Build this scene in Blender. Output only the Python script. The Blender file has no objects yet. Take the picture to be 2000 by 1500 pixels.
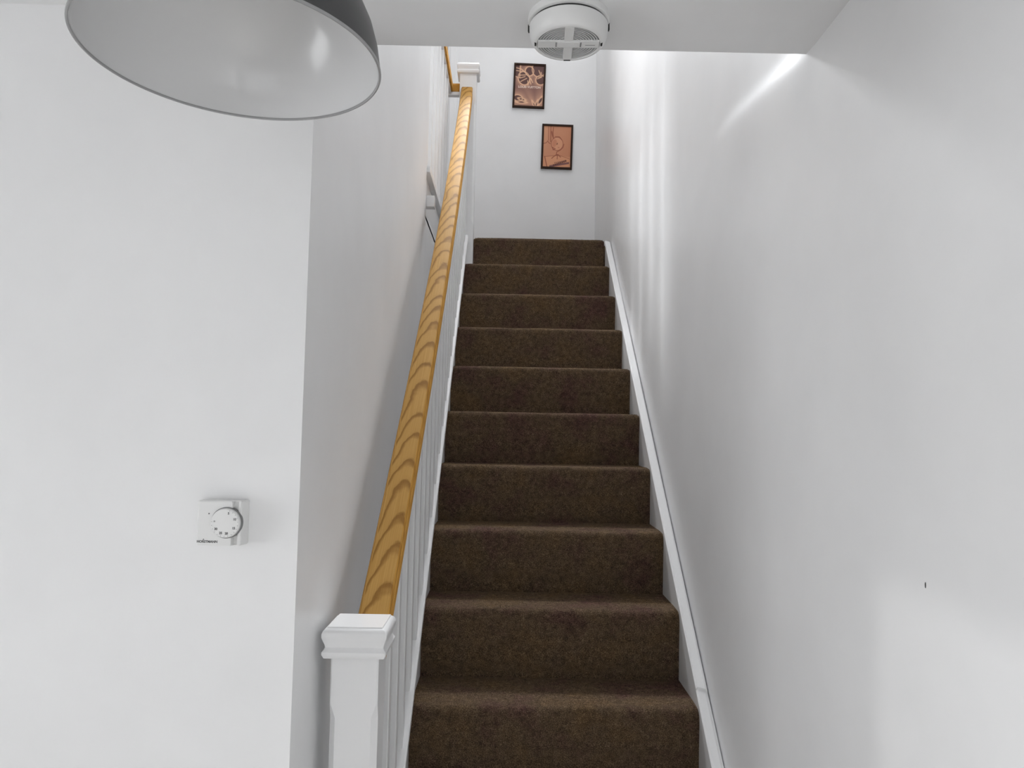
import bpy, bmesh, math, random
import numpy as np
from mathutils import Vector, Matrix
random.seed(7)
rng = np.random.default_rng(7)
SC = bpy.context.scene
COL = SC.collection

# ------------------------------------------------------------------ camera
EYE = 1.712
f_px, pit, yaw, rol = 1444.66, 0.0681, 0.0063, 0.0184
F = Vector((math.sin(yaw)*math.cos(pit), math.cos(yaw)*math.cos(pit), math.sin(pit)))
R = Vector((math.cos(yaw), -math.sin(yaw), 0)); U = R.cross(F)
Rc = R*math.cos(rol)+U*math.sin(rol); Uc = U*math.cos(rol)-R*math.sin(rol)
cam_d = bpy.data.cameras.new('camera'); cam = bpy.data.objects.new('camera', cam_d); COL.objects.link(cam)
cam_d.sensor_width = 36; cam_d.lens = 36*f_px/2000; cam_d.clip_start = .02
m = Matrix((Rc, Uc, -F)).transposed().to_4x4(); m.translation = (0, 0, EYE); cam.matrix_world = m
SC.camera = cam
# ------------------------------------------------------------------ world, exposure, lights
SC.view_settings.view_transform = 'Standard'; SC.view_settings.look = 'None'
SC.view_settings.gamma = 1; SC.view_settings.use_curve_mapping = False
SC.view_settings.exposure = 0.0
w = bpy.data.worlds.new('daylight'); SC.world = w; w.use_nodes = True
w.node_tree.nodes['Background'].inputs[0].default_value = (1, 1, 1, 1)
w.node_tree.nodes['Background'].inputs[1].default_value = .1

def area(name, loc, target, sx, sy, power, spread=180, col=(1, 1, 1)):
    d = bpy.data.lights.new(name, 'AREA'); d.shape = 'RECTANGLE'; d.size = sx; d.size_y = sy
    d.energy = power; d.color = col; d.spread = math.radians(spread)
    o = bpy.data.objects.new(name, d); COL.objects.link(o); o.location = loc
    o.rotation_euler = (Vector(target)-Vector(loc)).to_track_quat('-Z', 'Y').to_euler()
    return o
COOL = (.972, .99, 1.02)
area('window_daylight_rear', (-.55, -2.92, 1.45), (-.55, 0, 1.45), 1.9, 1.5, 13.5, col=COOL)
area('window_daylight_left', (-2.72, -.2, 1.35), (0, -.1, 1.35), 1.3, 1.3, 14, 115, col=COOL)
area('room_fill_light', (.30, -1.4, 2.41), (.25, -1.3, 0), .4, .4, 25, 90, col=COOL)  # added fill from an unseen source, brightens floor bounce, walls and balusters
area('landing_fill_beam', (-.1, 4.55, 4.9), (.3, 1.2, 1.0), .4, .45, 10.5, 50, col=COOL)  # added beam aimed down the stairs; no skylight is built above it
area('upstairs_fill_light', (.1, 3.2, 5.15), (.1, 3.2, 0), .8, 2.6, 18.5, col=COOL)  # broad unseen panel added to fill the stairwell from above
area('bedroom_window_daylight', (-2.2, 3.80, 4.5), (.55, 2.75, 1.9), .25, .9, 6.6, 60, col=COOL)
sun_d = bpy.data.lights.new('low_sun', 'SUN'); sun_d.energy = .34; sun_d.angle = math.radians(1.2)
sun = bpy.data.objects.new('low_sun', sun_d); COL.objects.link(sun); sun.location = (-6, 0, 4)
sun.rotation_euler = Vector((1, .215, -.127)).to_track_quat('-Z', 'Y').to_euler()

# ------------------------------------------------------------------ materials
def mat(name, col, rough=.5, spec=.5):
    m = bpy.data.materials.new(name); m.use_nodes = True
    b = m.node_tree.nodes['Principled BSDF']
    b.inputs['Base Color'].default_value = (*col, 1); b.inputs['Roughness'].default_value = rough
    b.inputs['Specular IOR Level'].default_value = spec
    return m
def N(m, t, **kw):
    n = m.node_tree.nodes.new(t)
    for k, v in kw.items(): setattr(n, k, v)
    return n
def L(m, a, b): m.node_tree.links.new(a, b)
def coords(m):
    return N(m, 'ShaderNodeTexCoord').outputs['Object']
def noise(m, vec, scale, detail=4, rough=.5, mapscale=None):
    if mapscale:
        mp = N(m, 'ShaderNodeMapping'); mp.inputs['Scale'].default_value = mapscale; L(m, vec, mp.inputs['Vector']); vec = mp.outputs['Vector']
    n = N(m, 'ShaderNodeTexNoise'); n.inputs['Scale'].default_value = scale; n.inputs['Detail'].default_value = detail
    n.inputs['Roughness'].default_value = rough; L(m, vec, n.inputs['Vector']); return n.outputs['Fac']
def ramp(m, fac, stops):
    r = N(m, 'ShaderNodeValToRGB'); e = r.color_ramp.elements
    while len(e) < len(stops): e.new(.5)
    for x, (p, c) in zip(e, stops): x.position = p; x.color = (*c, 1) if len(c) == 3 else c
    L(m, fac, r.inputs['Fac']); return r.outputs['Color']
def bump(m, fac, strength, dist):
    b = N(m, 'ShaderNodeBump'); b.inputs['Strength'].default_value = strength; b.inputs['Distance'].default_value = dist
    L(m, fac, b.inputs['Height']); L(m, b.outputs['Normal'], m.node_tree.nodes['Principled BSDF'].inputs['Normal'])
def paint(name, v, rough, spec, bs=.12):
    m = mat(name, (v, v, v), rough, spec); c = coords(m)
    n1 = noise(m, c, 3.2, 5, .55); n2 = noise(m, c, 260, 3)
    col = ramp(m, n1, [(.25, (v*.955,)*3), (.75, (v*1.03,)*3)])
    L(m, col, m.node_tree.nodes['Principled BSDF'].inputs['Base Color'])
    bump(m, n2, bs, .0006)
    return m
M_WALL = paint('matt_white_wall_paint', .86, .62, .3)
M_SILK = paint('silk_white_wall_paint', .86, .36, .45, .08)
M_CEIL = paint('white_ceiling_paint', .86, .8, .2)
M_GLOSS = mat('white_gloss_wood_paint', (.86, .86, .86), .32, .5)
c_ = coords(M_GLOSS); bump(M_GLOSS, noise(M_GLOSS, c_, 40, 3, .5, (1, 1, .12)), .12, .001)
M_PLASTIC = mat('white_plastic', (.80, .80, .79), .38, .5)
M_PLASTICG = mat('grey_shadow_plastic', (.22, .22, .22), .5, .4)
M_DARK = mat('dark_slot', (.03, .03, .03), .6, .3)
M_INK = mat('grey_ink', (.12, .12, .12), .6, .3)
M_FLOOR = mat('pale_floor', (.60, .58, .55), .6, .3)
M_FRAMEW = mat('window_frame_white', (.8, .8, .8), .4, .5)

# carpet
M_CARPET = mat('brown_pile_carpet', (.1, .07, .045), .95, .1)
cc = coords(M_CARPET)
nf = noise(M_CARPET, cc, 420, 3, .6); nm = noise(M_CARPET, cc, 60, 5, .65); nl_ = noise(M_CARPET, cc, 7, 4, .6)
c1 = ramp(M_CARPET, nf, [(.3, (.058, .039, .026)), (.5, (.136, .092, .061)), (.72, (.32, .226, .148))])
c2 = ramp(M_CARPET, nl_, [(.32, (.80, .66, .80)), (.5, (.95, .95, .9)), (.68, (1.08, 1.02, .84))])
c3 = ramp(M_CARPET, nm, [(.28, (.55,)*3), (.7, (1.2,)*3)])
def mul(m, a, b):
    x = N(m, 'ShaderNodeMix', data_type='RGBA', blend_type='MULTIPLY'); x.inputs[0].default_value = 1
    L(m, a, x.inputs[6]); L(m, b, x.inputs[7]); return x.outputs[2]
L(M_CARPET, mul(M_CARPET, mul(M_CARPET, c1, c2), c3), M_CARPET.node_tree.nodes['Principled BSDF'].inputs['Base Color'])
bump(M_CARPET, nf, .9, .004)
bC = M_CARPET.node_tree.nodes['Principled BSDF']
bC.inputs['Specular IOR Level'].default_value = .05

# oak : UV u = metres along the rail, v = metres across
def oak(name, deep):
    m = mat(name, (.5, .3, .13), .60, .03)
    uv = N(m, 'ShaderNodeUVMap').outputs['UV']
    sp = N(m, 'ShaderNodeSeparateXYZ'); L(m, uv, sp.inputs[0])
    def mt(op, a, b=None):
        n = N(m, 'ShaderNodeMath', operation=op)
        for i, x in enumerate((a, b)):
            if x is None: continue
            if isinstance(x, (int, float)): n.inputs[i].default_value = x
            else: L(m, x, n.inputs[i])
        return n.outputs[0]
    u, v = sp.outputs['X'], sp.outputs['Y']
    wob = mt('MULTIPLY', mt('SUBTRACT', noise(m, uv, 7.0, 3, .5), .5), .15)
    wob2 = mt('MULTIPLY', mt('SUBTRACT', noise(m, uv, 55.0, 2, .5), .5), .018)
    vv = mt('SUBTRACT', v, mt('ADD', .020, mt('MULTIPLY', mt('SUBTRACT', noise(m, uv, 2.2, 2, .5), .5), .05)))
    arch = mt('MULTIPLY', mt('MULTIPLY', vv, vv), -60.0)
    ph = mt('MULTIPLY', mt('ADD', mt('SUBTRACT', u, arch), mt('ADD', wob, wob2)), 10.5)
    fr = mt('FRACT', ph)
    line = ramp(m, fr, [(0.0, (1, 1, 1)), (.10, (.12, .12, .12)), (.30, (0, 0, 0)), (.70, (0, 0, 0)), (.93, (.85, .85, .85))])
    fine = noise(m, uv, 90, 4, .6, (.06, 6, 1))
    base = ramp(m, fine, [(.3, deep[0]), (.7, deep[1])])
    x = N(m, 'ShaderNodeMix', data_type='RGBA'); L(m, line, x.inputs[0]); L(m, base, x.inputs[6]); x.inputs[7].default_value = (*deep[2], 1)
    sat = N(m, 'ShaderNodeMath', operation='MULTIPLY'); sat.inputs[1].default_value = .8
    lg = N(m, 'ShaderNodeRGBToBW'); L(m, line, lg.inputs[0]); L(m, lg.outputs[0], sat.inputs[0]); L(m, sat.outputs[0], x.inputs[0])
    L(m, x.outputs[2], m.node_tree.nodes['Principled BSDF'].inputs['Base Color'])
    return m
M_OAK = oak('varnished_oak', ((.47, .26, .072), (.58, .34, .108), (.19, .082, .019)))
M_OAK2 = oak('varnished_oak_edge', ((.56, .285, .062), (.66, .36, .09), (.38, .17, .034)))

# ------------------------------------------------------------------ mesh helpers
ORG = {}
def finish(o, parent):
    COL.objects.link(o)
    if parent is not None:
        o.parent = parent; ORG[o.name] = ORG[parent.name]
        off = Vector(ORG[parent.name]); o.data.transform(Matrix.Translation(-off))
    else:
        ORG[o.name] = (0, 0, 0)
def obj(name, bm, material, parent=None, smooth=False, angle=40):
    bmesh.ops.recalc_face_normals(bm, faces=bm.faces)
    me = bpy.data.meshes.new(name); bm.to_mesh(me); bm.free()
    for mm in (material if isinstance(material, (list, tuple)) else [material]): me.materials.append(mm)
    o = bpy.data.objects.new(name, me); finish(o, parent)
    if smooth:
        for p in me.polygons: p.use_smooth = True
        try: me.set_sharp_from_angle(angle=math.radians(angle))
        except Exception: pass
    return o
def tag(o, label, cat, group=None):
    o['label'] = label; o['category'] = cat
    if group: o['group'] = group
    return o
def thing(name, label, cat, loc, group=None):
    o = bpy.data.objects.new(name, None); COL.objects.link(o); o.location = loc; o.empty_display_size = .1
    ORG[o.name] = tuple(loc); return tag(o, label, cat, group)
def struct(name, bm, m, parent=None, **k):
    o = obj(name, bm, m, parent, **k)
    if parent is None: o['kind'] = 'structure'
    return o
def box(bm, x0, x1, y0, y1, z0, z1, bev=0, mi=0, seg=2):
    vs = [bm.verts.new((x, y, z)) for x in (x0, x1) for y in (y0, y1) for z in (z0, z1)]
    fs = [bm.faces.new([vs[i] for i in q]) for q in ((0, 1, 3, 2), (4, 6, 7, 5), (0, 4, 5, 1), (2, 3, 7, 6), (0, 2, 6, 4), (1, 5, 7, 3))]
    for f_ in fs: f_.material_index = mi
    bmesh.ops.recalc_face_normals(bm, faces=fs)
    if bev:
        es = list({e for f_ in fs for e in f_.edges})
        bmesh.ops.bevel(bm, geom=es, offset=bev, segments=seg, profile=.6, affect='EDGES')
    return vs
def loft(bm, rings, cap=True, closed=True):
    rv = [[bm.verts.new(p) for p in r] for r in rings]
    n = len(rv[0])
    for a, b in zip(rv, rv[1:]):
        for i in range(n if closed else n-1):
            bm.faces.new((a[i], a[(i+1) % n], b[(i+1) % n], b[i]))
    if cap: bm.faces.new(rv[0][::-1]); bm.faces.new(rv[-1])
    return rv
def lathe(bm, prof, c=(0, 0, 0), n=72, mi=0):
    """profile of (radius, z); ends at radius 0 close themselves"""
    rings = []
    for r, z in prof:
        if r < 1e-6: rings.append([bm.verts.new((c[0], c[1], c[2]+z))])
        else: rings.append([bm.verts.new((c[0]+r*math.cos(2*math.pi*i/n), c[1]+r*math.sin(2*math.pi*i/n), c[2]+z)) for i in range(n)])
    for a, b in zip(rings, rings[1:]):
        for i in range(n):
            j = (i+1) % n
            if len(a) == 1 and len(b) == 1: continue
            if len(a) == 1: fc = (a[0], b[j], b[i])
            elif len(b) == 1: fc = (a[i], a[j], b[0])
            else: fc = (a[i], a[j], b[j], b[i])
            bm.faces.new(fc).material_index = mi
def prism(bm, poly, axis, a, b, mi=0):
    """poly of 2-D points extruded along axis (0: points are y,z; 1: x,z; 2: x,y)"""
    def P(p, t):
        return {0: (t, p[0], p[1]), 1: (p[0], t, p[1]), 2: (p[0], p[1], t)}[axis]
    A = [bm.verts.new(P(p, a)) for p in poly]; B = [bm.verts.new(P(p, b)) for p in poly]
    n = len(poly)
    fs = [bm.faces.new(A[::-1]), bm.faces.new(B)] + [bm.faces.new((A[i], A[(i+1) % n], B[(i+1) % n], B[i])) for i in range(n)]
    for f_ in fs: f_.material_index = mi
def post_rings(cx, cy, spec):
    """spec: (z, half, chamfer) -> octagon rings"""
    out = []
    for z, h, c in spec:
        out.append([(cx+x, cy+y, z) for x, y in ((-h, -h+c), (-h+c, -h), (h-c, -h), (h, -h+c), (h, h-c), (h-c, h), (-h+c, h), (-h, h-c))])
    return out
def text_bm(s, size, mtx, depth=.0003, bold=0):
    cu = bpy.data.curves.new('t', 'FONT'); cu.body = s; cu.size = size; cu.align_x = 'CENTER'; cu.align_y = 'CENTER'; cu.extrude = depth; cu.offset = bold
    o = bpy.data.objects.new('t', cu); COL.objects.link(o)
    dg = bpy.context.evaluated_depsgraph_get(); me = bpy.data.meshes.new_from_object(o.evaluated_get(dg))
    bpy.data.objects.remove(o); bpy.data.curves.remove(cu)
    bm = bmesh.new(); bm.from_mesh(me); bpy.data.meshes.remove(me); bm.transform(mtx); return bm

# ------------------------------------------------------------------ dimensions
XR, XL = .555, -.339          # stairwell walls
D1, DE, HC = 1.231, 1.3406, 2.435
GO, RI, D0, Z0 = .227, .2, 1.761, .8
LAND = Z0+10*RI
BACK = 4.78
TOPZ = 5.2
def nosing(d): return Z0+RI/GO*(d-D0)

# ------------------------------------------------------------------ room shell
bm = bmesh.new(); box(bm, -2.9, XR+.1, -3.1, 4.9, -.1, 0); struct('floor', bm, M_FLOOR)
# ceiling of the room and the storey slab it belongs to
bm = bmesh.new(); prism(bm, [(-2.8, -3), (XR, -3), (XR, DE), (XL, DE), (XL, D1), (-2.8, D1)], 2, HC, LAND); struct('ceiling', bm, M_CEIL)
bm = bmesh.new(); box(bm, -2.9, XR+.1, -3.1, 4.9, TOPZ, TOPZ+.1); struct('ceiling_upstairs', bm, M_CEIL)
bm = bmesh.new(); box(bm, -2.8, XL-.1, D1, D1+.1, 0, TOPZ); struct('wall_front_left', bm, M_WALL)
bm = bmesh.new(); box(bm, XL-.1, XL, D1, 2.905, 0, TOPZ); struct('wall_stair_left', bm, M_SILK)
bm = bmesh.new(); box(bm, XL-.1, XL-.009, 2.905, BACK, 0, 2.6); struct('wall_below_landing', bm, M_WALL)
bm = bmesh.new(); box(bm, -1.1, XL-.1, 2.805, 2.905, 2.6, TOPZ); struct('wall_landing_front', bm, M_WALL)
bm = bmesh.new(); box(bm, -1.1, XR+.1, BACK, BACK+.1, 0, TOPZ); struct('wall_back', bm, M_WALL)
bm = bmesh.new(); box(bm, XL, XR, DE-.1, DE, LAND, TOPZ); struct('wall_above_ceiling_edge', bm, M_WALL)
# unseen landing wall; its doorway jamb is placed to limit the daylight band
bm = bmesh.new()
box(bm, -1.1, -1.0, 2.905, 2.96, LAND, TOPZ); box(bm, -1.1, -1.0, 3.62, BACK, LAND, TOPZ); box(bm, -1.1, -1.0, 2.96, 3.62, LAND+2.0, TOPZ)
struct('wall_beam_limit', bm, M_WALL)
# unseen room beyond the doorway: outer wall added to block the sun, with window
bm = bmesh.new()
box(bm, -2.4, -2.3, 2.8, 3.62, 2.8, TOPZ); box(bm, -2.4, -2.3, 4.04, 4.9, 2.8, TOPZ); box(bm, -2.4, -2.3, 3.62, 4.04, 2.8, 3.35); box(bm, -2.4, -2.3, 3.62, 4.04, 4.95, TOPZ)
struct('wall_sun_block', bm, M_WALL)
bm = bmesh.new(); box(bm, -2.3, -1.1, BACK, BACK+.1, 2.6, TOPZ); struct('wall_bedroom_back', bm, M_WALL)
bm = bmesh.new(); box(bm, -2.3, -1.1, 2.805, 2.905, 2.6, TOPZ); struct('wall_bedroom_front', bm, M_WALL)
bm = bmesh.new(); box(bm, -2.4, -1.1, 2.8, 4.9, 2.6, LAND-.004); struct('floor_bedroom', bm, M_CARPET)
# white apron boards along the landing edge
bm = bmesh.new(); box(bm, -.362, -.348, 2.906, D0+10*GO+.12, 2.585, 2.7565, bev=.002); struct('trim_1', bm, M_GLOSS)
# landing floor
bm = bmesh.new(); box(bm, -1.1, -.362, 2.905, BACK, 2.6, LAND-.004); box(bm, -.362, XR-.006, D0+10*GO+.121, BACK, 2.6, LAND-.004)
struct('floor_landing', bm, M_CARPET)
# room behind the camera, with its two windows
bm = bmesh.new()
box(bm, -2.9, -1.6, -3.1, -3, 0, HC); box(bm, .45, XR+.1, -3.1, -3, 0, HC); box(bm, -1.6, .45, -3.1, -3, 0, .7); box(bm, -1.6, .45, -3.1, -3, 2.2, HC)
struct('wall_rear', bm, M_WALL)
bm = bmesh.new()
box(bm, -2.9, -2.8, -3.0, -.85, 0, HC); box(bm, -2.9, -2.8, .45, D1+.1, 0, HC); box(bm, -2.9, -2.8, -.85, .45, 0, .7); box(bm, -2.9, -2.8, -.85, .45, 2.0, HC)
struct('wall_left', bm, M_WALL)
def window(name, pts):
    bm = bmesh.new()
    for b in pts: box(bm, *b, bev=.004)
    struct(name, bm, M_FRAMEW)
window('window_1', [(-1.6, -1.54, -3.07, -3.01, .7, 2.2), (.39, .45, -3.07, -3.01, .7, 2.2), (-1.54, .39, -3.07, -3.01, .7, .76), (-1.54, .39, -3.07, -3.01, 2.14, 2.2), (-.605, -.545, -3.07, -3.01, .76, 2.14)])
window('window_2', [(-2.87, -2.81, -.85, -.79, .7, 2.0), (-2.87, -2.81, .39, .45, .7, 2.0), (-2.87, -2.81, -.79, .39, .7, .76), (-2.87, -2.81, -.79, .39, 1.94, 2.0), (-2.87, -2.81, -.23, -.17, .76, 1.94)])

# right-hand wall: hand-plastered, slightly wavy, with a swelling where the two storeys' boards meet
bm = bmesh.new()
ys = np.concatenate([np.linspace(-3, .6, 19)[:-1], np.linspace(.6, 3.2, 131)[:-1], np.linspace(3.2, BACK, 40)])
zs = np.concatenate([np.linspace(0, 2.1, 36)[:-1], np.linspace(2.1, 3.1, 71)[:-1], np.linspace(3.1, TOPZ, 30)])
def wavy(y, z):
    b = .0016*math.sin(2.3*y+1.1*z)*math.sin(1.7*z+.6)+.0009*math.sin(5.1*y-2.2*z+.8)+.0006*math.sin(9*z+3*y)
    t = max(0, min(1, (y-1.30)/.1))*max(0, min(1, (2.0-y)/.25))
    zc = 2.415+.16*max(0, y-1.34)
    b += .0085*t*(math.exp(-((z-zc)/.038)**2) if z > zc else math.exp(-((z-zc)/.10)**2))
    return -max(0, b+.0012)
grid = [[bm.verts.new((XR+wavy(y, z), y, z)) for z in zs] for y in ys]
for i in range(len(ys)-1):
    for j in range(len(zs)-1): bm.faces.new((grid[i][j], grid[i+1][j], grid[i+1][j+1], grid[i][j+1]))
ny_, nz_ = len(ys), len(zs)
loop = [(i, 0) for i in range(ny_)]+[(ny_-1, j) for j in range(1, nz_)]+[(i, nz_-1) for i in range(ny_-2, -1, -1)]+[(0, j) for j in range(nz_-2, 0, -1)]
bv = [bm.verts.new((XR+.1, ys[i], zs[j])) for i, j in loop]
for k in range(len(loop)):
    a, b = loop[k], loop[(k+1) % len(loop)]
    bm.faces.new((grid[a[0]][a[1]], bv[k], bv[(k+1) % len(loop)], grid[b[0]][b[1]]))
bm.faces.new(bv)
struct('wall_right', bm, M_SILK, smooth=True, angle=60)

# landing door on the back wall
dr = bpy.data.objects.new('door_1', None); COL.objects.link(dr); dr.location = (-.8, BACK, LAND); ORG['door_1'] = (-.8, BACK, LAND); dr['kind'] = 'structure'
bm = bmesh.new()
for x0, x1, z0, z1 in ((-.437, -.369, LAND, LAND+2.1), (-1.0, -.437, LAND+2.03, LAND+2.1)):
    box(bm, x0, x1, BACK-.018, BACK, z0, z1, bev=.004)
    box(bm, x0+.018, x1-.012 if x1 < -.4 or x0 > -.5 else x1, BACK-.024, BACK-.018, z0, z1, bev=.002)
obj('architrave', bm, M_GLOSS, dr)
bm = bmesh.new(); box(bm, -.998, -.44, BACK-.008, BACK, LAND+.008, LAND+2.028, bev=.002)
for z0, z1 in ((LAND+.2, LAND+.9), (LAND+1.05, LAND+1.9)): box(bm, -.92, -.52, BACK-.013, BACK-.008, z0, z1, bev=.003)
obj('door_leaf', bm, M_GLOSS, dr)

# ------------------------------------------------------------------ staircase
CX0, CX1 = -.24, .522
st = thing('staircase', 'steep staircase fitted with dark brown pile carpet rising between white walls', 'staircase', (.14, D0-3*GO, 0))
def step_profile(n):
    dn, zt, zb = D0+n*GO, Z0+n*RI, Z0+(n-1)*RI
    r = .019
    p = [(dn+.014, zb-.004), (dn+.0125, zb+.03), (dn+.011, zb+.09), (dn+.008, zt-.075), (dn+.003, zt-.045)]
    for a in np.linspace(math.radians(195), math.radians(90), 9): p.append((dn+r+r*math.cos(a), zt-r+r*math.sin(a)))
    end = dn+GO+.016 if n < 10 else dn+.12
    for t in (.12, .3, .55, .8, 1): p.append((dn+r+(end-dn-r)*t, zt-.0015*math.sin(math.pi*t)))
    return p, end
NX = 60
for n in range(-3, 11):
    p, end = step_profile(n)
    zt = Z0+n*RI
    bm = bmesh.new()
    cl = -.2205 if n < 0 else (-.2015 if n == 10 else CX0)      # notched round the newels
    xs = np.linspace(cl, CX1, NX)
    rows = []
    k1, k2 = rng.uniform(0, 6, 2)
    for i, x in enumerate(xs):
        e = min(x-cl, CX1-x); ed = .006*math.exp(-e/.008)
        wv = .0012*math.sin(9*x+k1)+.0009*math.sin(23*x+k2)
        ring = []
        for j, (y, z) in enumerate(p):
            wgt = math.exp(-(((y-(D0+n*GO))/.05)**2)-((z-zt)/.05)**2)
            ring.append((x, y+(wv+ed)*wgt*1.4, z-(ed+.6*abs(wv))*wgt))
        ring += [(x, end, zt-.03), (x, D0+n*GO+.05, zt-.06), (x, D0+n*GO+.05, Z0+(n-1)*RI-.004)]
        rows.append(ring)
    loft(bm, rows)
    obj('carpeted_step', bm, M_CARPET, st, smooth=True, angle=50)
# pile tufts standing out of the carpet
PV, PF = [], []
for n in range(-1, 11):
    p, end = step_profile(n); p = np.array(p[1:]); sg = np.diff(p, axis=0); ln_ = np.hypot(sg[:, 0], sg[:, 1]); cum = np.concatenate([[0], np.cumsum(ln_)])
    cnt = 15000 if n <= 2 else (9000 if n <= 5 else 5000)
    t = rng.uniform(0, cum[-1], cnt); k = np.clip(np.searchsorted(cum, t)-1, 0, len(sg)-1); fr = (t-cum[k])/ln_[k]
    yz = p[k]+sg[k]*fr[:, None]; tn = sg[k]/ln_[k][:, None]; nm_ = np.stack([-tn[:, 1], tn[:, 0]], 1)
    cl = -.2205 if n < 0 else (-.2015 if n == 10 else CX0)
    x = rng.uniform(cl+.006, CX1-.006, cnt)
    B = np.stack([x, yz[:, 0], yz[:, 1]], 1); Nn = np.stack([np.zeros(cnt), nm_[:, 0], nm_[:, 1]], 1); Tn = np.stack([np.zeros(cnt), tn[:, 0], tn[:, 1]], 1)
    dirv = Nn*rng.uniform(.6, 1, (cnt, 1))-Tn*rng.uniform(.1, 1.0, (cnt, 1)); dirv[:, 0] += rng.uniform(-.6, .6, cnt)
    dirv /= np.linalg.norm(dirv, axis=1)[:, None]
    wd = np.cross(dirv, rng.normal(size=(cnt, 3))); wd /= np.linalg.norm(wd, axis=1)[:, None]
    h_ = rng.uniform(.003, .0065, (cnt, 1)); B = B-Nn*.0025
    b0 = sum(len(v) for v in PV)
    PV.append(np.stack([B-wd*.0009, B+wd*.0009, B+dirv*h_], 1).reshape(-1, 3)); PF.append(b0+np.arange(cnt*3).reshape(-1, 3))
me = bpy.data.meshes.new('carpet_pile'); me.from_pydata(np.concatenate(PV).tolist(), [], np.concatenate(PF).tolist()); me.materials.append(M_CARPET)
po = bpy.data.objects.new('carpet_pile', me); finish(po, st); po['kind'] = 'stuff'
# right-hand string board with its sloping capping
bm = bmesh.new()
ya, yb = 1.0, 3.985
poly = [(ya, nosing(ya)-.32), (ya, nosing(ya)+.003), (yb, nosing(yb)+.003), (yb, nosing(yb)-.32)]
prism(bm, poly, 0, CX1-.001, XR-.0046); obj('string_board', bm, M_GLOSS, st)
bm = bmesh.new()
def capping(y0, y1, xo, hi, ho):
    rings = []
    for y in (y0, y1):
        z = nosing(y)
        rings.append([(CX1-.004, y, z-.004), (CX1-.004, y, z+hi-.006), (CX1+.001, y, z+hi), (xo-.006, y, z+ho+.004), (xo, y, z+ho-.002), (xo, y, z-.02)])
    loft(bm, rings)
capping(ya, 2.02, .5475, .018, .008); capping(2.02, yb, .5495, .021, .012)
obj('string_capping', bm, M_GLOSS, st)
# left-hand string (below the balusters)
bm = bmesh.new()
y0, y1 = 1.47, 3.977
prism(bm, [(y0, nosing(y0)-.33), (y0, nosing(y0)+.014), (y1, nosing(y1)+.014), (y1, nosing(y1)-.33)], 0, -.290, -.2405)
obj('string_board', bm, M_GLOSS, st)

# ------------------------------------------------------------------ stair balustrade
NWX, NWY = -.268, 1.421
ba = thing('stair_balustrade', 'white balustrade with golden oak handrail climbing the left side of the stairs', 'banister', (NWX, NWY, 0))
def newel(parent, cx, cy, half, zb, zt, chz, capz, label=None):
    """capz: (bottom of cap mould, top)"""
    bm = bmesh.new(); h = half
    loft(bm, post_rings(cx, cy, [(zb, h, .0025), (zb+.25, h, .0025), (zb+.275, h, .011), (chz-.024, h, .011), (chz, h, .0025), (zt, h, .0025)]))
    o = obj('newel_post', bm, M_GLOSS, parent)
    if label: o['label'] = label
    bm = bmesh.new(); b, t = capz; H = t-b; k = half/.044
    def sq(z, hh, r=.0012): return post_rings(cx, cy, [(z, hh*k, r)])[0]
    loft(bm, [sq(b, .0485), sq(b+.001*1, .0555), sq(b+.13*H, .0585), sq(b+.22*H, .0585), sq(b+.30*H, .055), sq(b+.36*H, .0535), sq(b+.45*H, .0545), sq(b+.58*H, .0575),
              sq(b+.68*H, .0595), sq(b+.80*H, .0595), sq(b+.90*H, .0565), sq(b+.955*H, .0525), sq(b+.965*H, .0510), sq(t, .0500)])
    obj('newel_cap', bm, M_GLOSS, o, smooth=True, angle=28)
    return o
newel(ba, NWX, NWY, .0435, 0, 1.315, 1.2185, (1.302, 1.358))
TNX, TNY = -.249, 4.026
newel(ba, TNX, TNY, .0465, 2.605, 3.715, 3.55, (3.705, 3.765))
# rail: slightly bowed timber
def rail_x(d):
    t = (d-1.46)/2.52; return -.2585+.0045*t+.058*t*(1-t)
def rail_z(d): return 1.347+(d-1.49)*.9166      # top surface
RW = .0305
def rail_mesh(bm, path, up_h, side_prof):
    pass
bm = bmesh.new(); uvl = bm.loops.layers.uv.new('UVMap')
ds = np.linspace(1.462, 3.982, 60)
# cross-section (offset across, offset down from top) walked round
sec = [(-RW+.006, 0), (RW-.006, 0), (RW-.002, .0015), (RW, .006), (RW, .018), (RW-.003, .0225), (RW-.0035, .0265), (RW, .031), (RW, .052), (RW-.003, .055),
       (-RW+.003, .055), (-RW, .052), (-RW, .031), (-RW+.0035, .0265), (-RW+.003, .0225), (-RW, .018), (-RW, .006), (-RW+.002, .0015)]
rings = [[bm.verts.new((rail_x(d)+a, d, rail_z(d)-b*1.35)) for a, b in sec] for d in ds]
acc = [0]
for a, b in zip(sec, sec[1:]+sec[:1]): acc.append(acc[-1]+math.hypot(a[0]-b[0], a[1]-b[1]))
sl = math.hypot(1, .9166)
for i in range(len(ds)-1):
    for j in range(len(sec)):
        k = (j+1) % len(sec)
        f_ = bm.faces.new((rings[i][j], rings[i][k], rings[i+1][k], rings[i+1][j]))
        f_.material_index = 0 if j in (0, 1, len(sec)-1, len(sec)-2) else 1
        for lp, (ii, vv) in zip(f_.loops, ((i, acc[j]), (i, acc[j+1]), (i+1, acc[j+1]), (i+1, acc[j]))):
            lp[uvl].uv = (ds[ii]*sl, vv-RW+.006)
bm.faces.new(rings[0][::-1]); bm.faces.new(rings[-1])
hr = obj('handrail', bm, [M_OAK, M_OAK2], ba, smooth=True, angle=35); hr['label'] = 'golden oak handrail'
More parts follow.
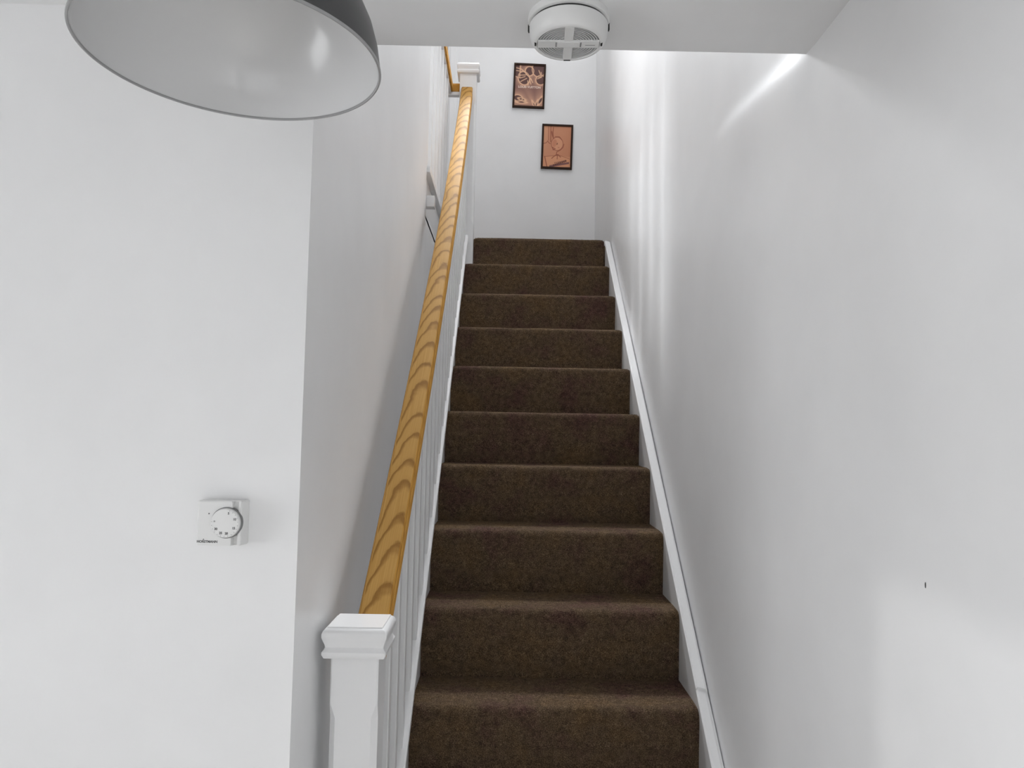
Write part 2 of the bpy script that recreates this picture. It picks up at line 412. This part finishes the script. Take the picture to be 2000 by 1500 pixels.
# base rail sitting on the string
bm = bmesh.new()
BX0, BX1 = -.297, -.2285
rr = []
for y in (1.4665, 3.9785):
    z = nosing(y)+.0008
    rr.append([(BX0, y, z+.014), (BX0, y, z+.036), (BX0+.004, y, z+.041), (BX1-.004, y, z+.041), (BX1, y, z+.036), (BX1, y, z+.014)])
loft(bm, rr); obj('base_rail', bm, M_GLOSS, ba)
def baluster(parent, cx, cy, h, zb, zt, sb, st_):
    """square stop-chamfered spindle; ends cut along slopes sb / st_"""
    bm = bmesh.new()
    spec = [(zb, .0018), (zt, .0018)]
    rg = post_rings(cx, cy, [(z, h, c) for z, c in spec])
    rg[0] = [(x, y, z+(y-cy)*sb) for x, y, z in rg[0]]; rg[-1] = [(x, y, z+(y-cy)*st_) for x, y, z in rg[-1]]
    loft(bm, rg); return obj('baluster', bm, M_GLOSS, parent)
d = 1.545
while d < 3.93:
    bx = -.2625+.5*(rail_x(d)+.2625)
    baluster(ba, bx, d, .0155, nosing(d)+.039, rail_z(d)-.070, RI/GO, .9166)
    d += .1135

# ------------------------------------------------------------------ landing balustrade
lb = thing('landing_balustrade', 'white spindled balustrade with short oak handrail along the upstairs landing edge', 'banister', (-.343, 3.4, LAND))
bm = bmesh.new(); box(bm, -.361, -.326, 2.908, 3.97, 2.757, 2.785, bev=.002); obj('base_rail', bm, M_GLOSS, lb)
bm = bmesh.new(); box(bm, -.3478, -.306, 2.912, 2.95, 2.617, 2.663, bev=.0015)
obj('trim_block', bm, M_GLOSS, lb)
d = 2.955
while d < 3.93:
    baluster(lb, -.356, d, .0125, 2.784, 3.595, 0, 0); d += .145
bm = bmesh.new(); uvl = bm.loops.layers.uv.new('UVMap')
hs = [(-.019, .002), (-.019, .04), (-.012, .05), (.012, .05), (.019, .04), (.019, .002), (.016, 0), (-.016, 0)]
path = [((-.353, 2.91), 'y'), ((-.353, 4.022), 'm'), ((-.297, 4.022), 'x')]
rings = []
for (px, py), kd in path:
    r_ = []
    for a, b in hs:
        if kd == 'y': q = (px+a, py, 3.612+b)
        elif kd == 'm': q = (px+a, py-a, 3.612+b)
        else: q = (px, py-a, 3.612+b)
        r_.append(bm.verts.new(q))
    rings.append(r_)
for i in range(2):
    for j in range(8):
        k = (j+1) % 8; f_ = bm.faces.new((rings[i][j], rings[i][k], rings[i+1][k], rings[i+1][j]))
        for lp, (uu, vv) in zip(f_.loops, ((i, j), (i, j+1), (i+1, j+1), (i+1, j))): lp[uvl].uv = (uu*1.1+5, vv*.02-.06)
bm.faces.new(rings[0][::-1]); bm.faces.new(rings[2])
o = obj('handrail', bm, M_OAK2, lb); o['label'] = 'golden oak handrail'
bm = bmesh.new(); box(bm, -.370, -.3435, 2.915, 4.0, 3.598, 3.6115, bev=.002); box(bm, -.370, -.297, 4.003, 4.037, 3.593, 3.6115, bev=.002); obj('spindle_rail', bm, M_GLOSS, lb)

# ------------------------------------------------------------------ pendant lamp
PX, PY, PZ, PR = -.2902, .7454, 2.0954, .15
pl = thing('pendant_lamp', 'large dome pendant lamp, dark grey outside and glossy white inside, hanging from ceiling', 'lamp', (PX, PY, HC))
M_SHOUT = mat('dark_grey_enamel', (.055, .055, .056), .35, .5)
M_SHIN = mat('white_enamel_inside', (.72, .72, .72), .16, .6)
def dome(Rr, off=0):
    # from rim upward: steep near the rim, rounded shoulder, neck
    pr = [(1.0, 0), (.995, .06), (.975, .20), (.935, .36), (.87, .52), (.78, .68), (.66, .82), (.52, .93), (.38, 1.0), (.28, 1.045), (.24, 1.08), (.225, 1.16)]
    return [((r-off)*Rr, z*Rr*.86) for r, z in pr]
def place(bm):  # the shade hangs very slightly off level
    ax = Matrix.Rotation(.014, 4, 'Y') @ Matrix.Rotation(.009, 4, 'X')
    bm.transform(Matrix.Translation((PX, PY, PZ)) @ ax)
bm = bmesh.new(); o_ = dome(PR); i_ = dome(PR, .008)
lathe(bm, [(PR-.0016, .0016), (PR-.0002, .0013)] + o_[1:] + [(0, o_[-1][1])], n=128); place(bm)
sh = obj('lamp_shade', bm, M_SHOUT, pl, smooth=True); sh['label'] = 'dark grey enamelled outside of the dome shade'
bm = bmesh.new(); lathe(bm, [(PR-.0002, .0012), (PR, .0002), (PR-.0006, -.0007), (PR-.0018, -.0003)] + i_[1:] + [(0, i_[-1][1])], n=128); place(bm)
o = obj('shade_lining', bm, M_SHIN, sh, smooth=True); o['label'] = 'glossy white inside of the dome shade'
bm = bmesh.new(); lathe(bm, [(PR-.0022, .0006), (PR-.0022, -.0008), (PR-.0012, -.0018), (PR+.0002, -.0016), (PR+.0008, -.0006), (PR+.0006, .0010)], n=128); place(bm)
obj('shade_rim', bm, mat("grey_rim_enamel", (.32, .32, .32), .35, .5), sh, smooth=True)
bm = bmesh.new(); lathe(bm, [(0, .245), (.012, .245), (.024, .235), (.03, .205), (.03, .14), (.0, .14)], n=40); place(bm); obj('lamp_holder', bm, M_SHOUT, pl, smooth=True)
bm = bmesh.new(); lathe(bm, [(0, .076), (.012, .078), (.022, .085), (.028, .097), (.029, .107), (.025, .121), (.016, .134), (.0135, .139), (.0135, .15), (0, .15)], n=40); place(bm)
obj('light_bulb', bm, mat('opal_bulb_glass', (.8, .8, .8), .2, .5), pl, smooth=True)
bm = bmesh.new(); loft(bm, [[(PX+.0035*math.cos(a), PY+.0035*math.sin(a), z) for a in np.linspace(0, 2*math.pi, 13)[:-1]] for z in (PZ+.235, HC-.02)]); obj('cord', bm, M_SHOUT, pl)
bm = bmesh.new(); lathe(bm, [(0, 0), (.045, 0), (.045, -.012), (.03, -.024), (.008, -.028), (0, -.028)], (PX, PY, HC), 48); obj('ceiling_rose', bm, M_PLASTIC, pl, smooth=True)

# ------------------------------------------------------------------ smoke alarm
SX, SY = .0945, 1.236
sa = thing('smoke_alarm', 'round white smoke alarm on the ceiling above the stairs', 'smoke alarm', (SX, SY, HC))
bm = bmesh.new(); lathe(bm, [(0, 0), (.070, 0), (.0705, -.004), (.0695, -.011), (.066, -.0125), (0, -.0125)], (SX, SY, HC), 96); obj('base_plate', bm, M_PLASTIC, sa, smooth=True, angle=30)
bm = bmesh.new(); lathe(bm, [(0, -.0125), (.0645, -.0125), (.0645, -.0165), (0, -.0165)], (SX, SY, HC), 96); obj('shadow_gap', bm, M_DARK, sa, smooth=True, angle=30)
bm = bmesh.new()
lathe(bm, [(0, -.0165), (.067, -.0165), (.068, -.018), (.0677, -.027), (.0665, -.035), (.0640, -.0415), (.0605, -.0460), (.0570, -.0478), (.0545, -.0480), (.0535, -.0455), (.0, -.0455)], (SX, SY, HC), 96)
body = obj('alarm_body', bm, M_PLASTIC, sa, smooth=True, angle=30)
ang = math.radians(-2)
def rot_place(bm):
    bm.transform(Matrix.Translation((SX, SY, HC)) @ Matrix.Rotation(ang, 4, 'Z'))
bm = bmesh.new()   # cross of two bars
box(bm, -.0530, .0530, -.0115, .0115, -.0485, -.0454, bev=.001); box(bm, -.0078, .0078, -.0530, .0530, -.0483, -.0454, bev=.001)
rot_place(bm); obj('cover_cross', bm, M_PLASTIC, body)
bm = bmesh.new()   # concentric slotted grille
for k in range(9):
    r0 = .0150+k*.0043
    lathe(bm, [(r0, -.0453), (r0, -.0468), (r0+.0022, -.0468), (r0+.0022, -.0453)], (SX, SY, HC), 72)
obj('vent_grille', bm, mat('grille_plastic', (.58, .58, .58), .5, .4), body)
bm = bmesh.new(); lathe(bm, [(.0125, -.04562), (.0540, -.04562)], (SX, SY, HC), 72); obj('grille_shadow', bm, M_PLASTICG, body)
bm = bmesh.new(); box(bm, -.0195, .0195, -.0085, .0085, -.0497, -.0480, bev=.0012); rot_place(bm); obj('test_button', bm, M_PLASTIC, body)
bm = bmesh.new()
box(bm, -.0222, -.0206, -.0072, .0072, -.0488, -.0484); box(bm, .0206, .0222, -.0072, .0072, -.0488, -.0484)
box(bm, -.0190, .0190, .0088, .0096, -.0488, -.0484); box(bm, .029, .046, .0012, .0022, -.0488, -.0484)
rot_place(bm); obj('button_outline', bm, M_PLASTICG, body)
for a in (90, 180, 0):
    bm = bmesh.new(); box(bm, .0555, .0585, -.0045, .0045, -.0487, -.0470) if a != 90 else box(bm, .0540, .0556, -.0060, .0060, -.0487, -.0470)
    bm.transform(Matrix.Rotation(math.radians(a), 4, 'Z')); rot_place(bm); obj('slot', bm, M_DARK, body)
for a in (172, 3):
    bm = bmesh.new(); box(bm, .0672, .0708, -.003, .003, -.021, -.009); bm.transform(Matrix.Rotation(math.radians(a), 4, 'Z'))
    rot_place(bm); obj('release_clip', bm, M_DARK, body)

# ------------------------------------------------------------------ thermostat
TX0, TX1, TZ0, TZ1 = -.4938, -.4203, 1.5258, 1.5970
TY = D1
th = thing('thermostat', 'small square white room thermostat with round dial on left wall', 'thermostat', ((TX0+TX1)/2, TY, (TZ0+TZ1)/2))
bm = bmesh.new()
DPT = .030
xs_ = [TX0, TX0+.0545, TX0+.0580, TX0+.0690, TX0+.0745, TX0+.083]
# plan outline: raised front panel on the left, a step down, a sloping grip, and the right cheek
plan = [(TX0+.002, TY), (TX0, TY-.004), (TX0, TY-DPT+.003), (TX0+.003, TY-DPT), (TX0+.0560, TY-DPT), (TX0+.0570, TY-DPT+.0085), (TX0+.0640, TY-DPT+.0055), (TX0+.0655, TY-DPT+.003), (TX0+.0690, TY-DPT+.003), (TX0+.0705, TY-DPT+.0045), (TX0+.0735, TY-.004), (TX0+.0735, TY)]
prism(bm, plan, 2, TZ0, TZ1)
bmesh.ops.bevel(bm, geom=[e for e in bm.edges if abs(e.verts[0].co.z-e.verts[1].co.z) < 1e-6], offset=.0015, segments=2, affect='EDGES')
tb = obj('thermostat_case', bm, M_PLASTIC, th)
DCX, DCZ, DR = TX0+.0482, (TZ0+TZ1)/2+.0012, .0236
def ylathe(bm, prof, n=64):
    b2 = bmesh.new(); lathe(b2, prof, (0, 0, 0), n); b2.transform(Matrix.Translation((DCX, TY-DPT, DCZ)) @ Matrix.Rotation(math.radians(90), 4, 'X'))
    me_ = bpy.data.meshes.new('x'); b2.to_mesh(me_); b2.free(); bm.from_mesh(me_); bpy.data.meshes.remove(me_)
bm = bmesh.new(); ylathe(bm, [(0, -.009), (DR+.0013, -.0055), (DR+.0013, .0012), (0, .0012)]); o = obj('dial_collar', bm, M_PLASTICG, th, smooth=True, angle=30)
bm = bmesh.new(); ylathe(bm, [(0, 0), (DR-.0006, 0), (DR, .002), (DR-.0006, .0070), (DR-.002, .0082), (0, .0084)]); dial = obj('dial', bm, M_PLASTIC, th, smooth=True, angle=30)
bm = bmesh.new()
TM = Matrix.Rotation(math.radians(90), 4, 'X')
def addtext(bm, s, size, x, y, z, rot=0):
    b2 = text_bm(s, size, Matrix.Translation((x, y, z)) @ TM @ Matrix.Rotation(rot, 4, 'Z'), .0001, size*.035)
    me_ = bpy.data.meshes.new('x'); b2.to_mesh(me_); b2.free(); bm.from_mesh(me_); bpy.data.meshes.remove(me_)
for a_, s_ in ((70, '5'), (22, '10'), (-28, '15'), (-78, '20'), (-110, '25'), (-146, '30'), (-186, '*')):
    t_ = math.radians(a_); addtext(bm, s_, .0050, DCX+.0165*math.cos(t_), TY-DPT-.0085, DCZ+.0165*math.sin(t_), 0)
for a_ in range(-186, 71, 16):
    t_ = math.radians(a_); b2 = bmesh.new(); box(b2, .0200, .0216, -.0002, .0002, -.0001, .0001)
    b2.transform(Matrix.Translation((DCX, TY-DPT-.0085, DCZ)) @ TM @ Matrix.Rotation(t_, 4, 'Z'))
    me_ = bpy.data.meshes.new('x'); b2.to_mesh(me_); b2.free(); bm.from_mesh(me_); bpy.data.meshes.remove(me_)
obj('dial_numbers', bm, M_INK, dial)
bm = bmesh.new(); addtext(bm, 'HORSTMANN', .0053, TX0+.0185, TY-DPT-.0001, TZ0+.0062)
addtext(bm, '^', .0050, TX0+.0125, TY-DPT-.0001, TZ0+.0088); obj('maker_lettering', bm, M_INK, tb)
bm = bmesh.new(); b2 = bmesh.new(); lathe(b2, [(0, .0002), (.0011, .0002), (.0011, -.0005)], n=16); b2.transform(Matrix.Translation((TX0+.0195, TY-DPT, TZ1-.0205)) @ TM)
me_ = bpy.data.meshes.new('x'); b2.to_mesh(me_); b2.free(); bm.from_mesh(me_); bpy.data.meshes.remove(me_)
obj('indicator_dot', bm, M_INK, tb)

# ------------------------------------------------------------------ framed prints
def s2l(c): c = np.asarray(c, float)/255; return np.where(c <= .04045, c/12.92, ((c+.055)/1.055)**2.4)
M_FR = mat('dark_brown_picture_frame', (.034, .017, .011), .55, .12)
def seg(px, py, a, b):
    a = np.array(a); b = np.array(b); d = b-a; t = np.clip(((px-a[0])*d[0]+(py-a[1])*d[1])/(d@d), 0, 1)
    return np.hypot(px-a[0]-t*d[0], py-a[1]-t*d[1])
def poly_d(px, py, pts):
    return np.minimum.reduce([seg(px, py, a, b) for a, b in zip(pts, pts[1:])])
def mixc(c, t, col): return c*(1-t[..., None])+np.asarray(col, float)*t[..., None]
def sm(x, a, b): t = np.clip((x-a)/(b-a), 0, 1); return t*t*(3-2*t)
def ell(px, py, cx, cy, rx, ry, rot=0):
    c, s = math.cos(rot), math.sin(rot); x = (px-cx)*c+(py-cy)*s; y = -(px-cx)*s+(py-cy)*c
    return (np.hypot(x/rx, y/ry)-1)*min(rx, ry)
def art_leaves(X, Y):      # X 0..1 , Y 0..1.44 downwards ; brown print, dark cut-leaf shapes with glowing edges
    c = np.ones(X.shape+(3,))*np.array([122, 84, 76.])
    glow, dark = np.zeros_like(X), np.zeros_like(X); line = np.zeros_like(X)
    def leaf(d, g=.10):
        nonlocal glow, dark, line
        dark = np.maximum(dark, sm(-d, -.004, .012)); glow = np.maximum(glow, np.exp(-np.clip(d, 0, 9)/g)); line = np.maximum(line, sm(.026-np.abs(d), 0, .016))
    leaf(np.maximum(ell(X, Y, .30, .46, .20, .24, -.35), -9)); leaf(ell(X, Y, .49, .20, .15, .165)); leaf(ell(X, Y, .90, .50, .17, .17, .3))
    leaf(np.maximum(Y-.40-.05*np.sin(X*9), X-.15), .06); leaf(np.maximum(ell(X, Y, .82, .12, .24, .27), -9), .05)
    leaf(ell(X, Y, .12, 1.17, .16, .11, .2), .16); leaf(ell(X, Y, .26, 1.21, .13, .045, .25), .12); leaf(ell(X, Y, .24, 1.31, .17, .04, .05), .12)
    leaf(ell(X, Y, .92, 1.23, .055, .16, .5), .16); leaf(ell(X, Y, .79, 1.36, .035, .13, .3), .12); leaf(ell(X, Y, .70, 1.38, .03, .12, -.5), .12)
    glow = np.maximum(glow, .75*np.exp(-np.clip(np.abs(Y-1.45-.12*np.cos((X-.4)*6)), 0, 9)/.16))
    c = mixc(c, np.clip(glow*.95, 0, 1), (214, 164, 134)); c = mixc(c, dark, (92, 58, 52)); c = mixc(c, line*.85, (232, 186, 150))
    for a, b in (((.14, .36), (.36, .34)), ((.16, .46), (.34, .40)), ((.19, .58), (.40, .46)), ((.36, .28), (.58, .52)), ((.44, .54), (.46, .70)), ((.50, .50), (.56, .66)), ((.55, .46), (.62, .60)),
                 ((.82, .16), (.88, .30)), ((.92, .30), (.90, .22)), ((.78, .46), (.92, .40)), ((.02, .10), (.20, .14)), ((.20, .14), (.38, .30)), ((.02, .20), (.12, .21))):
        c = mixc(c, sm(.022-seg(X, Y, a, b), 0, .014)*.9, (234, 190, 152))
    return c
def art_globe(X, Y):       # peach print: small globe on its stand set on a big book, window lines behind
    c = np.ones(X.shape+(3,))*np.array([206, 142, 108.]); c = mixc(c, sm(X+.3*Y, .6, 1.4)*.6, (196, 128, 92)); c = mixc(c, sm(.45-X-.25*Y, 0, .5)*.6, (226, 170, 130))
    brown = (142, 74, 52)
    def ln(pts, wd, k=.8, col=brown):
        nonlocal c; c = mixc(c, sm(wd-poly_d(X, Y, pts), 0, wd*.8)*k, col)
    ln([(.17, 0), (.18, .5)], .025, .55); ln([(.25, 0), (.26, .55)], .03, .7); ln([(.34, .05), (.33, .35)], .03, .7); ln([(.28, .2), (.36, .42)], .05, .6)
    ln([(0, .62), (.10, .60), (.15, .53), (.20, .60), (.25, .62)], .018, .85)
    book = [(.08, 1.08), (.60, 1.02), (.98, 1.14)]
    c = mixc(c, sm(Y-1.03-.1*np.abs(X-.55), -.02, .03)*.75, (222, 158, 118))
    ln(book, .02, .45); ln([(.06, 1.08), (.16, 1.46)], .028, .8)
    d = ell(X, Y, .50, .62, .215, .235); c = mixc(c, sm(-d, 0, .02)*.6, (226, 164, 128)); c = mixc(c, sm(.02-np.abs(d), 0, .014)*.55, brown)
    c = mixc(c, sm(-ell(X, Y, .40, .60, .10, .16, .2), 0, .03)*.45, (186, 110, 82)); c = mixc(c, sm(-ell(X, Y, .50, .62, .025, .05, .3), 0, .02)*.9, (96, 48, 34))
    c = mixc(c, sm(-ell(X, Y, .56, .75, .05, .02, 0), 0, .02)*.6, brown)
    ln([(.42, .37), (.58, .37), (.66, .47)], .02, .8); ln([(.75, .62), (.72, .74), (.62, .84), (.50, .90), (.48, 1.0)], .02, .8); ln([(.32, .74), (.44, .80), (.36, .84), (.34, .76)], .02, .8)
    ln([(.50, 1.0), (.38, 1.08), (.32, 1.14)], .024, .8); ln([(.52, 1.0), (.52, 1.15)], .022, .8); ln([(.54, 1.0), (.64, 1.08)], .03, .7)
    c = mixc(c, sm(-(np.maximum(np.abs(Y-(1.47-.20*X)+.0)-.045, np.abs(X-.60)-.37)), 0, .02)*.85, (112, 72, 74))
    for k in range(8):
        c = mixc(c, sm(.022-np.maximum(np.abs(X-.40-.062*k)-.012, np.abs(Y-(1.375-.075*k*.31))-.018), 0, .015)*.85, (92, 50, 44))
        c = mixc(c, sm(.016-np.maximum(np.abs(X-.44-.052*k)-.01, np.abs(Y-(1.29-.04*k*.31))-.008), 0, .012)*.55, (110, 62, 50))
    return c
def print_mat(name):
    m = mat(name, (.5, .3, .2), .45, .3); a = N(m, 'ShaderNodeAttribute', attribute_name='print_colour'); L(m, a.outputs['Color'], m.node_tree.nodes['Principled BSDF'].inputs['Base Color']); return m
def picture(name, label, corners, art, lettering=None):
    tl, tr, br, bl = [Vector((x, 0, z)) for x, z in corners]
    cen = (tl+tr+br+bl)/4; wv = ((tr-tl)+(br-bl))/2; W = wv.length; H = (((tl-bl)+(tr-br))/2).length
    tilt = math.atan2(wv.z, wv.x)
    T = Matrix.Translation((cen.x, BACK, cen.z)) @ Matrix.Rotation(-tilt, 4, 'Y')
    t = thing(name, label, 'picture', (cen.x, BACK, cen.z))
    bm = bmesh.new(); fw, dp = .0125, .016
    box(bm, -W/2, W/2, -dp, 0, H/2-fw, H/2, bev=.0012); box(bm, -W/2, W/2, -dp, 0, -H/2, -H/2+fw, bev=.0012)
    box(bm, -W/2, -W/2+fw, -dp, 0, -H/2+fw, H/2-fw, bev=.0012); box(bm, W/2-fw, W/2, -dp, 0, -H/2+fw, H/2-fw, bev=.0012)
    bm.transform(T); obj('picture_frame', bm, M_FR, t)
    iw, ih = W-2*fw, H-2*fw; nx, ny = 150, 215
    X, Yv = np.meshgrid(np.linspace(0, 1, nx), np.linspace(0, ih/iw, ny))
    colr = s2l(np.clip(art(X, Yv*1.44/(ih/iw)), 0, 255))
    vs = np.stack([(X-.5)*iw, np.full_like(X, -dp+.006), ih/2-Yv*iw], -1).reshape(-1, 3)
    idx = np.arange(nx*ny).reshape(ny, nx)
    fs = np.stack([idx[:-1, :-1], idx[1:, :-1], idx[1:, 1:], idx[:-1, 1:]], -1).reshape(-1, 4)
    me = bpy.data.meshes.new('print'); me.from_pydata(vs.tolist(), [], fs.tolist()); me.materials.append(print_mat(name+'_ink'))
    ca = me.color_attributes.new('print_colour', 'FLOAT_COLOR', 'POINT'); ca.data.foreach_set('color', np.concatenate([colr.reshape(-1, 3), np.ones((nx*ny, 1))], 1).ravel())
    me.transform(T); pr = bpy.data.objects.new('print', me); finish(pr, t)
    if lettering:
        s, size, zo = lettering
        bm = text_bm(s, size, T @ Matrix.Translation((0.002, -dp+.0056, zo)) @ Matrix.Rotation(math.radians(90), 4, 'X'), .0001, .0007)
        obj('lettering', bm, mat('pale_print_ink', (.80, .62, .52), .5, .3), pr)
picture('framed_print', 'upper framed brown print of glowing leaf shapes on the upstairs wall', ((.0044, 4.1822), (.2165, 4.1728), (.2109, 3.8738), (-.0002, 3.8762)), art_leaves, ('LOUIS VUITTON', .0203, -.010))
picture('framed_print', 'lower framed peach print of a small globe on a book, upstairs wall', ((.1989, 3.7687), (.4065, 3.7627), (.3967, 3.4635), (.1935, 3.4661)), art_globe)

# ------------------------------------------------------------------ small scuff in the right-hand wall
bm = bmesh.new()
b2 = bmesh.new(); lathe(b2, [(0, .0008), (.0010, .0007), (.0013, -.001), (0, -.001)], n=14); b2.transform(Matrix.Translation((XR+wavy(.982, 1.5247), .982, 1.5247)) @ Matrix.Rotation(math.radians(-90), 4, 'Y') @ Matrix.Scale(3.6, 4, (1, 0, 0)))
me_ = bpy.data.meshes.new('x'); b2.to_mesh(me_); b2.free(); bm.from_mesh(me_); bpy.data.meshes.remove(me_)
tag(obj('wall_scuff', bm, mat('dark_scuff', (.09, .09, .09), .6, .3)), 'tiny dark scuff on the bare white wall at lower right', 'wall scuff')
